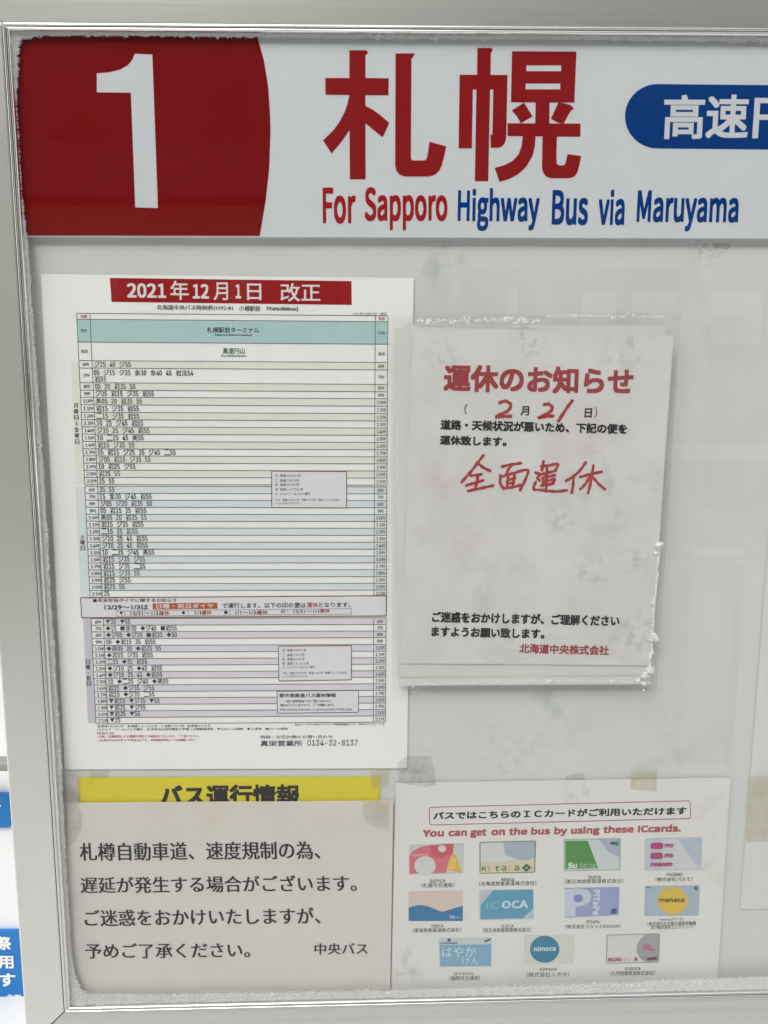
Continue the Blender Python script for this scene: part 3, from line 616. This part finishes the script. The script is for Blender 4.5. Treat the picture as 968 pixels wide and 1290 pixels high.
c.poly('5b9dbb', [(.26, .02), (.99, .02), (.99, .64), (.8, .96), (.02, .97), (.02, .5)]); c.text('7fb2c8', 'IC', .12, .38, .38, .64, .01); c.text('cfe0e6', 'OCA', .41, .37, .89, .63, .01)
c = Card([(711.6, 1118.9), (781, 1117.5), (779.7, 1153), (711.6, 1156.5)], '98a2c6')
c.poly('c9cddc', [(.0, .05), (.22, .02), (.42, .08), (.5, .28), (.46, .5), (.34, .62), (.2, .66), (.2, .97), (.0, .97)]); c.disc('7f8bbb', .25, .36, 6, 5)
p = c.ink('d7dae6', 'card_lettering')

for V, F in glyph('PiTaPa', .02, 2): p.add([c.c(.52+.13*v[1], .08+.88*v[0]) for v in V], F)
p.build()
c.poly('3c4f8c', [(.86, .78), (.96, .76), (.96, .94), (.86, .95)])
c = Card([(813, 1116), (882, 1115.5), (880.8, 1153.7), (812, 1154.3)], 'a9b9c6')
c.disc('dcbb3f', .51, .5, 19, 17.2); c.text('6b5a30', 'manaca', .26, .43, .73, .55, .015); c.text('2f3a40', 'IC', .9, .03, .97, .15, .03); c.poly('4b5560', [(.02, .05), (.1, .05), (.1, .08), (.02, .08)])
c = Card([(552.5, 1181.6), (619.8, 1181), (619.5, 1218), (553.6, 1219)], 'cbd0d0')
c.poly('7fadc8', [(.02, .24), (.99, .24), (.99, .97), (.02, .97)]); c.text('d5e3ea', 'はやか', .06, .3, .7, .66, -.002); c.text('d5e3ea', 'けん', .44, .66, .76, .92, -.004)
c.disc('3a5a82', .2, .08, 2.4, 2.0); c.poly('3a5a82', [(.86, .12), (.99, .02), (.97, .1), (.88, .18)]); c.text('2f4f7a', 'FUKUOKA', .03, .16, .36, .21, .02)
c = Card([(660.5, 1178.4), (724.4, 1177), (723.5, 1214), (660.5, 1216)], 'd8d6ce')
c.disc('2b7f9e', .41, .49, 18.6, 17); c.text('c9e0e6', 'nimoca', .2, .38, .63, .55, .015)
c = Card([(764.5, 1177.8), (832, 1176), (830.7, 1213), (763.7, 1214.6)], '9a9d98')
c.poly('d8d8d2', [(.02, .03), (.98, .03), (.98, .97), (.02, .97)]); c.poly('a0a4a4', arc(.99, .5, .43, .56, 118, 242)[::-1]+[(.98, .97), (.98, .03)] if False else [(.72, .03), (.62, .2), (.57, .4), (.57, .62), (.63, .82), (.74, .97), (.98, .97), (.98, .03)])
c.text('b04a78', 'SUG', .03, .79, .29, .93, .03); c.text('c99ab0', 'OC', .32, .79, .48, .93, .0); c.text('b04a78', 'A', .52, .79, .6, .93, .03); c.poly('7c2f55', [(.77, .82), (.96, .8), (.96, .9), (.77, .92)]); c.poly('c46a92', [(.68, .42), (.76, .34), (.84, .46), (.92, .6), (.7, .56)])
p = Print('caption_print', M['soft'], ic, j1)
CAP = [('SAPICA', 541.5, 561.5, 1108, 1112.3), ('（札幌市交通局）', 531, 572.5, 1112.8, 1118.8), ('Kitaca', 632, 648, 1105.8, 1110.3), ('（北海道旅客鉄道株式会社）', 603.5, 676, 1110.8, 1116.6), ('Suica', 741, 757, 1102.8, 1107.2), ('（東日本旅客鉄道株式会社）', 711.5, 785.5, 1108, 1113.8),
       ('PASMO', 840, 859.5, 1099.8, 1104.2), ('（株式会社パスモ）', 826, 872.5, 1105.5, 1111), ('TOICA', 543, 559, 1165, 1169), ('（東海旅客鉄道株式会社）', 520, 581.5, 1169.7, 1175.4), ('ICOCA', 632, 647.5, 1165, 1169), ('（西日本旅客鉄道株式会社）', 608.5, 669.5, 1169.5, 1175.3),
       ('PiTaPa', 739, 755.5, 1159.5, 1163.8), ('（株式会社スルッとKANSAI）', 712.5, 782, 1165, 1170.5), ('manaca(マナカ)', 831, 861.5, 1156.7, 1160.8), ('（株式会社名古屋交通開発機構', 816, 877, 1161.5, 1167), ('及び株式会社エムアイシー）', 820, 873, 1166.5, 1171.3),
       ('はやかけん', 572, 597.5, 1224.8, 1229.2), ('（福岡市交通局）', 566, 605, 1230, 1235.6), ('nimoca', 680.5, 701.5, 1219, 1223.3), ('（株式会社ニモカ）', 663.5, 717.5, 1225.2, 1231.4), ('SUGOCA', 787, 807.5, 1218.7, 1222.7), ('（九州旅客鉄道株式会社）', 769, 825, 1223.6, 1229.6)]
for s, a, b, t, bb in CAP: p.text(s, a, t, b, bb, -.015, .006, 2)
p.build()
# sheet at the right edge of the photograph
sr = tag(sheet('hanging_sheet', [(972, 640), (1230, 636), (1180, 1140), (932.5, 1146)], -.0009, mat('blank_sheet', 'dbdcd9', .45, mottle=.03, scale=20)), 'blank white sheet cut off by the right edge of the board view', 'paper')

# ------------------------------------------------------------------ TAPES AND RESIDUE
def tape(name, pts, y, m, label, group=None): return tag(slab(name, pts, y, y+.0002, MATS[m] if m in MATS else M[m]), label, 'tape', group)
G = 'old pieces of tape on the board'
tape('tape_piece', [(112.5, 971.5), (136, 971.2), (136.4, 980.5), (112.8, 980.8)], -.0018, 'aged_tape', 'small yellowed tape holding the top left of the yellow strip', G)
tape('tape_piece', [(467, 968.5), (489, 968), (490, 980), (488, 992), (468, 993)], -.0020, 'aged_tape', 'yellowed tape at the top right of the yellow strip', G)
tape('tape_piece', [(458, 1009.2), (492, 1009), (489, 1023), (457, 1022.6)], -.0052, 'aged_tape', 'brownish tape on the top right corner of the delay notice', G)
tape('tape_piece', [(457, 1022.6), (489.5, 1022.4), (488, 1046), (474, 1043), (461, 1036)], -.0054, 'clear_tape', 'clear torn tape below the brownish tape of the delay notice', G)
tape('tape_piece', [(78, 972), (97, 971), (98.5, 1010), (96, 1019), (80, 1019.5)], -.0044, 'clear_tape', 'cloudy clear tape left of the yellow strip', G)
tape('tape_piece', [(79, 1019.5), (98, 1019), (102.5, 1030), (101, 1044), (93, 1060), (84, 1066)], -.0048, 'clear_tape', 'rounded clear tape at the top left corner of the delay notice', G)
tape('tape_piece', [(796, 970.5), (828, 969.8), (827, 997.5), (794.5, 994)], -.0029, 'aged_tape', 'square of pale tape on the upper edge of the card poster', G)
tape('tape_piece', [(501, 961), (514, 952.5), (543, 953), (549, 978), (549, 989), (534, 992), (503, 986)], -.0026, 'grime_film', 'grey smudged tape scrap at the top left of the card poster', G)
tape('tape_piece', [(712, 980.5), (718, 976), (735, 973.4), (738, 983), (713, 983.5)], -.0018, 'grime_film', 'dirty dark tape scrap above the middle of the card poster', G)
tape('tape_piece', [(898, 305.5), (920, 306.5), (921.5, 310.5), (917, 314), (898, 312)], -.0008, 'grime_film', 'small dirty tape scrap under the header sign at the right', G)
tape('tape_piece', [(944.5, 978), (1000, 976), (1000, 1058), (940, 1061)], -.0019, 'aged_tape', 'wide cream tape across the sheet at the right edge', G)

# ------------------------------------------------------------------ CANCELLATION NOTICE hung outside the glass
YN = YG-.0012
def nw(seed, amp):
    return lambda w: amp*(noise.noise(Vector((w[0]*11, w[2]*5, seed)))+.5*noise.noise(Vector((w[0]*26, w[2]*20, seed))))
w3_, w2_, w1_ = nw(1, .00015), nw(5, .00015), nw(9, .0004)
G2 = 'stack of cancellation notices'
o = tag(sheet('paper_sheet', [(508, 408), (838, 410), (821, 862), (503, 864)], YN+.0005, M['notice_old'], wave=w3_), 'rear white sheet of the cancellation stack, its icy lower edge showing lowest', 'paper', G2)
o = tag(sheet('paper_sheet', [(497, 412.5), (834, 416), (822, 850.5), (501.5, 853)], YN, M['notice_old'], wave=w2_), 'middle white sheet of the cancellation stack, sticking out furthest to the left', 'paper', G2)
cn = thing('cancellation_notice', 'white cancellation notice with red title and red handwritten words in front', 'notice', P(507, 836, YN))
YC = YN-.0009
sheet('paper', [(520.5, 410.8), (849, 422.6), (827.5, 690), (821, 838.5)][:2]+[(820, 838.5), (506, 836)], YC, M['notice'], cn, wave=w1_, n=(24, 30))
pw = lambda nm, m: Print(nm, m, cn, YC-.0002, wave=w1_)
N = lambda x, y, oy=380: (490+x/2.616, oy+y/2.616)
def NT(pr, s, a, b, t, bb, sp, w, oy=380, res=3):
    x0, ya = N(a, t, oy); x1, yb = N(b, bb, oy); pr.text(s, x0, ya, x1, yb, sp, w, res)
p = pw('red_title', M['notice_red']); NT(p, '運休のお知らせ', 180, 805, 206, 296, .019, .036, res=4); NT(p, '北海道中央株式会社', 430, 725, 473, 505, .024, .03, 630); p.build()
p = pw('black_print', M['black'])
NT(p, '（', 249, 258, 337, 371, .02, .01); NT(p, '月', 434, 462, 344, 375, .02, .02); NT(p, '日', 645, 669, 351, 382, .02, .03); NT(p, '）', 677, 686, 346, 383, .02, 0)
NT(p, '道路・天候状況が悪いため、下記の便を', 170, 785, 388, 422, .024, .04); NT(p, '運休致します。', 168, 388, 440, 472, .024, .04)
NT(p, 'ご迷惑をおかけしますが、ご理解ください', 142, 760, 367, 403, .022, .04, 630); NT(p, 'ますようお願い致します。', 140, 513, 416, 450, .022, .04, 630); p.build()
p = pw('handwriting', M['marker']); Hh = lambda pts, oy: [(570+x/4.61, oy+y/4.61) for x, y in pts]
ST_ = [[(180, 40), (140, 95), (95, 150), (55, 195)], [(145, 80), (180, 110), (220, 130)], [(108, 158), (170, 150)], [(82, 215), (130, 200), (180, 185)], [(150, 152), (142, 200), (130, 240)], [(92, 247), (160, 232), (237, 215)],
 [(290, 105), (340, 94), (398, 85)], [(345, 96), (325, 125), (315, 150)], [(280, 155), (280, 205), (300, 232)], [(285, 165), (360, 142), (438, 125), (425, 180), (395, 242)], [(325, 160), (318, 228)], [(362, 150), (352, 218)], [(325, 182), (365, 172)], [(296, 232), (350, 225), (398, 212)], [(322, 206), (358, 198)],
 [(530, 75), (522, 125)], [(518, 103), (565, 98), (614, 90), (600, 125)], [(518, 150), (560, 140), (602, 128)], [(552, 105), (545, 250)], [(525, 172), (596, 155)], [(528, 195), (596, 178), (580, 205)], [(518, 216), (588, 203)], [(530, 172), (528, 215)], [(485, 140), (508, 150), (495, 172), (508, 185)], [(485, 195), (472, 235), (520, 241), (600, 250), (665, 243)],
 [(775, 82), (740, 130), (700, 165), (662, 188)], [(705, 165), (702, 215), (695, 258)], [(745, 165), (800, 150), (868, 135)], [(820, 100), (808, 180), (790, 258)], [(800, 165), (775, 205), (745, 235)], [(815, 165), (850, 205), (887, 237)]]
for i, s in enumerate(ST_): p.brush(Hh(s, 565), 3.5, i)
for i, s in enumerate([[(275, 80), (310, 70), (340, 92), (325, 125), (285, 145), (255, 162), (300, 159), (340, 158)], [(535, 90), (562, 88), (582, 112), (555, 142), (500, 168), (545, 158), (585, 157)], [(697, 68), (665, 112), (618, 185)]]): p.brush(Hh(s, 490), 4.1, i)
p.build()
# clear sleeve that holds the stack
def slw(w): return .0005*noise.noise(Vector((w[0]*30, w[2]*4, 2.2)))+.0002
o = sheet('plastic_sleeve', [(491, 399), (858, 394), (828, 872), (495, 869)], YC-.0012, M['sleeve'], wave=slw, th=.00012, n=(30, 30))
tag(o, 'clear plastic sleeve over the cancellation notice with snow along its edges', 'plastic sleeve')
pts = []; rad = []
def clump(x, y, r, n, s=.0006, dy=0):
    for _ in range(n):
        a = rng.normal(size=2)*r*.5; pts.append(P(x+a[0], y+a[1], YC-.0017-abs(rng.normal())*.0010+dy)); rad.append(rng.uniform(.5, 1.3)*s)
for i in range(34): clump(525+i*4.6+rng.normal()*2, 404.5-max(0, 3*nz1(i, 4, .3))+rng.normal()*1.2-(i*.04), 3.2, int(4+12*abs(nz1(i, 9, .6))), .0006)
for i in range(40): clump(690+i*3.7, 398.5+rng.normal()*.8-2.2*abs(nz1(i, 6, .2)), 2.0, int(2+9*abs(nz1(i, 19, .5))), .00045)
for x, y, r, n in ((830.5, 687, 3.4, 150), (826, 697, 1.4, 10), (822.5, 760, 1.8, 18), (824, 757, 1.2, 8), (823, 800, 3.4, 110), (827, 805, 2.8, 80), (820, 806, 3.0, 26), (822, 822, 2, 22), (819, 828, 2.2, 20), (819, 845, 4.2, 140), (813, 851, 3.6, 80), (812, 862, 2.2, 20), (804, 858, 3, 16), (811, 870, 1.3, 8)): clump(x, y, r, n, .0006)
for i in range(60): t = i/59; clump(831-12*t+rng.normal()*.6, 690+150*t, 1.1+.8*abs(nz1(i, 2, .5)), int(10+14*abs(nz1(i, 8, .4))), .0004)
for i in range(260): t = rng.random(); clump(504+t*312, 862.5-5*math.sin(t*2.2)+rng.normal()*.6, 1.3, int(1+6*abs(nz1(t*60, 12, .5))*(.3+t)), .00032)
for x, y in ((500, 862), (501, 868), (520, 866), (523, 872)): clump(x, y, 2, 6, .0004)
o = crumbs('snow_crumbs', pts, rad, M['snow']); tag(o, 'white snow crumbs caught along the edges of the plastic sleeve', 'snow', kind='stuff')

# ------------------------------------------------------------------ BEHIND THE BOARD, LEFT: white wall with blue signs, handrail
YW = 1.1
wall = slab('snow_white_wall', [(-700, -400), (500, -400), (500, 1900), (-700, 1900)], YW, YW+.1, mat('white_wall', (.88, .88, .88), .7, mottle=.03, scale=2)); wall['kind'] = 'structure'; wall.name = 'wall'
bl = mat('poster_blue', '1e78c0', .4)
s1 = thing('blue_sign', 'blue sign with white Japanese characters low behind the left frame rail', 'sign', P(0, 1262, YW)); s2 = thing('blue_sign', 'upper blue sign cut by the left photo edge beside the rail', 'sign', P(0, 1042, YW))
slab('sign_plate', [(-60, 1174), (23, 1174), (31, 1262), (-60, 1262)], YW-.012, YW-.001, bl, s1); slab('sign_plate', [(-60, 1001), (11, 1001), (12, 1043), (-60, 1043)], YW-.012, YW-.001, bl, s2)
p = Print('white_lettering', mat('poster_white', 'f4f4f4', .4), s1, YW-.0135)
p.text('祭', -3, 1180, 14.5, 1197, 0, .03, 3); p.text('用', -2, 1204.5, 17.5, 1220.5, 0, .03, 3); p.text('す', -1, 1226.5, 20, 1243, 0, .03, 3); p.text('北海', 8, 1253, 27, 1259.5, 0, .03, 2); p.build()
p = Print('white_lettering', mat('poster_white', 'f4f4f4', .4), s2, YW-.0135); p.text('す', -14, 1012, 2, 1028, 0, .03, 3); p.build()
hr = tag(slab('handrail', [(-400, 962), (60, 961), (60, 973.5), (-400, 975)], YW-.14, YW-.10, mat('rail_grey', (.28, .28, .28), .5), None, .01), 'grey metal handrail end behind the left side of the board', 'handrail')

# ------------------------------------------------------------------ GROUND AND THE STATION FRONT across the way (seen in the reflections)
gm = mat('snowy_ground', (.86, .86, .86), .8, mottle=.10, scale=1.5, bump=.3, bscale=20)
gnd = mesh_obj('ground', [(-60, -60, 0), (60, -60, 0), (60, 60, 0), (-60, 60, 0)], [(0, 1, 2, 3)], gm); gnd['kind'] = 'structure'
def box(name, x0, x1, ya, yb, z0, z1, m, parent=None):
    V = [(x, y, z) for x in (x0, x1) for y in (ya, yb) for z in (z0, z1)]
    return mesh_obj(name, V, [(0, 1, 3, 2), (4, 6, 7, 5), (0, 4, 5, 1), (2, 3, 7, 6), (0, 2, 6, 4), (1, 5, 7, 3)], m, parent)
st = thing('station_front', 'station front of grey wall, glazed doors and dark canopy behind the viewer', 'building', (0, -6.2, 0))
wm = mat('station_wall', (.32, .32, .24), .8, mottle=.15, scale=3); dk = mat('canopy_dark', (.10, .105, .10), .6); wf = mat('window_frame', (.07, .075, .08), .5); pl = mat('pale_panel', (.85, .86, .85), .6); gy = mat('grey_post', (.45, .46, .46), .5)
box('wall', -9, 9, -6.6, -6.2, 0, 3.0, wm, st); box('canopy', -9.5, 9.5, -6.7, -5.9, 3.0, 3.4, dk, st); box('sky_block_wall', -9, 9, -6.8, -6.3, 3.4, 6.9, mat('sky_block_wall', (.10, .105, .095), .8, mottle=.2, scale=2), st)  # upper wall added unseen, dark and tall to keep sky out of the reflections
def mbox(name, x0, y0, x1, y1, d, m, parent=st, th=.06):
    """box whose mirror image in the glass covers these pixels, d metres out"""
    A, B = P(x0, y0, d), P(x1, y1, d); return box(name, A[0], B[0], -d-.0-th, -d, max(0, min(A[2], B[2])), max(A[2], B[2]), m, parent)
for x0, x1, y0, y1 in ((520, 562, 365, 600), (582, 655, 350, 600), (690, 722, 350, 620), (728, 782, 330, 640), (790, 858, 330, 640), (884, 965, 330, 640), (320, 430, 350, 560), (150, 260, 350, 560)):
    f = mbox('window', x0, y0, x1, y1, 6.1, wf)
    if x0 in (728, 790, 884): mbox('pane', x0+6, y0+36, x1-8, y0+104, 6.02, pl, f, .03)
    if x0 == 582: mbox('pane', 640, 362, 652, 395, 6.02, pl, f, .03)
for x0, x1, y0, y1 in ((566, 577, 300, 700), (676, 686, 300, 700), (862, 876, 280, 720)): mbox('post', x0, y0, x1, y1, 5.9, gy)
mbox('beam', 500, 322, 860, 338, 5.8, gy); mbox('sill_band', 700, 560, 1100, 580, 5.8, pl)
sb = thing('notice_rack', 'upright rack with pale frame standing on the ground behind the viewer', 'rack', P(880, 1000, 1.6)*np.array([1, -1, 0]))
mbox('rack_post', 925, 705, 934, 1100, 1.6, pl, sb, .03); mbox('rack_post', 842, 690, 848, 1100, 1.6, gy, sb, .03); mbox('rack_rail', 842, 690, 934, 700, 1.6, pl, sb, .03); mbox('rack_panel', 856, 712, 920, 960, 1.6, mat('rack_panel', (.42, .40, .42), .6), sb, .02)
A, B = P(815, 604, 2.2), P(985, 706, 2.2); h = np.array([0, 0, .022])
V = [A-h, B-h, B+h, A+h]; V = [np.array([v[0], -v[1], v[2]]) for v in V]; V += [v+np.array([0, -.04, 0]) for v in V]
mesh_obj('rack_brace', V, [(0, 1, 2, 3), (7, 6, 5, 4), (0, 4, 5, 1), (1, 5, 6, 2), (2, 6, 7, 3), (3, 7, 4, 0)], gy, sb)
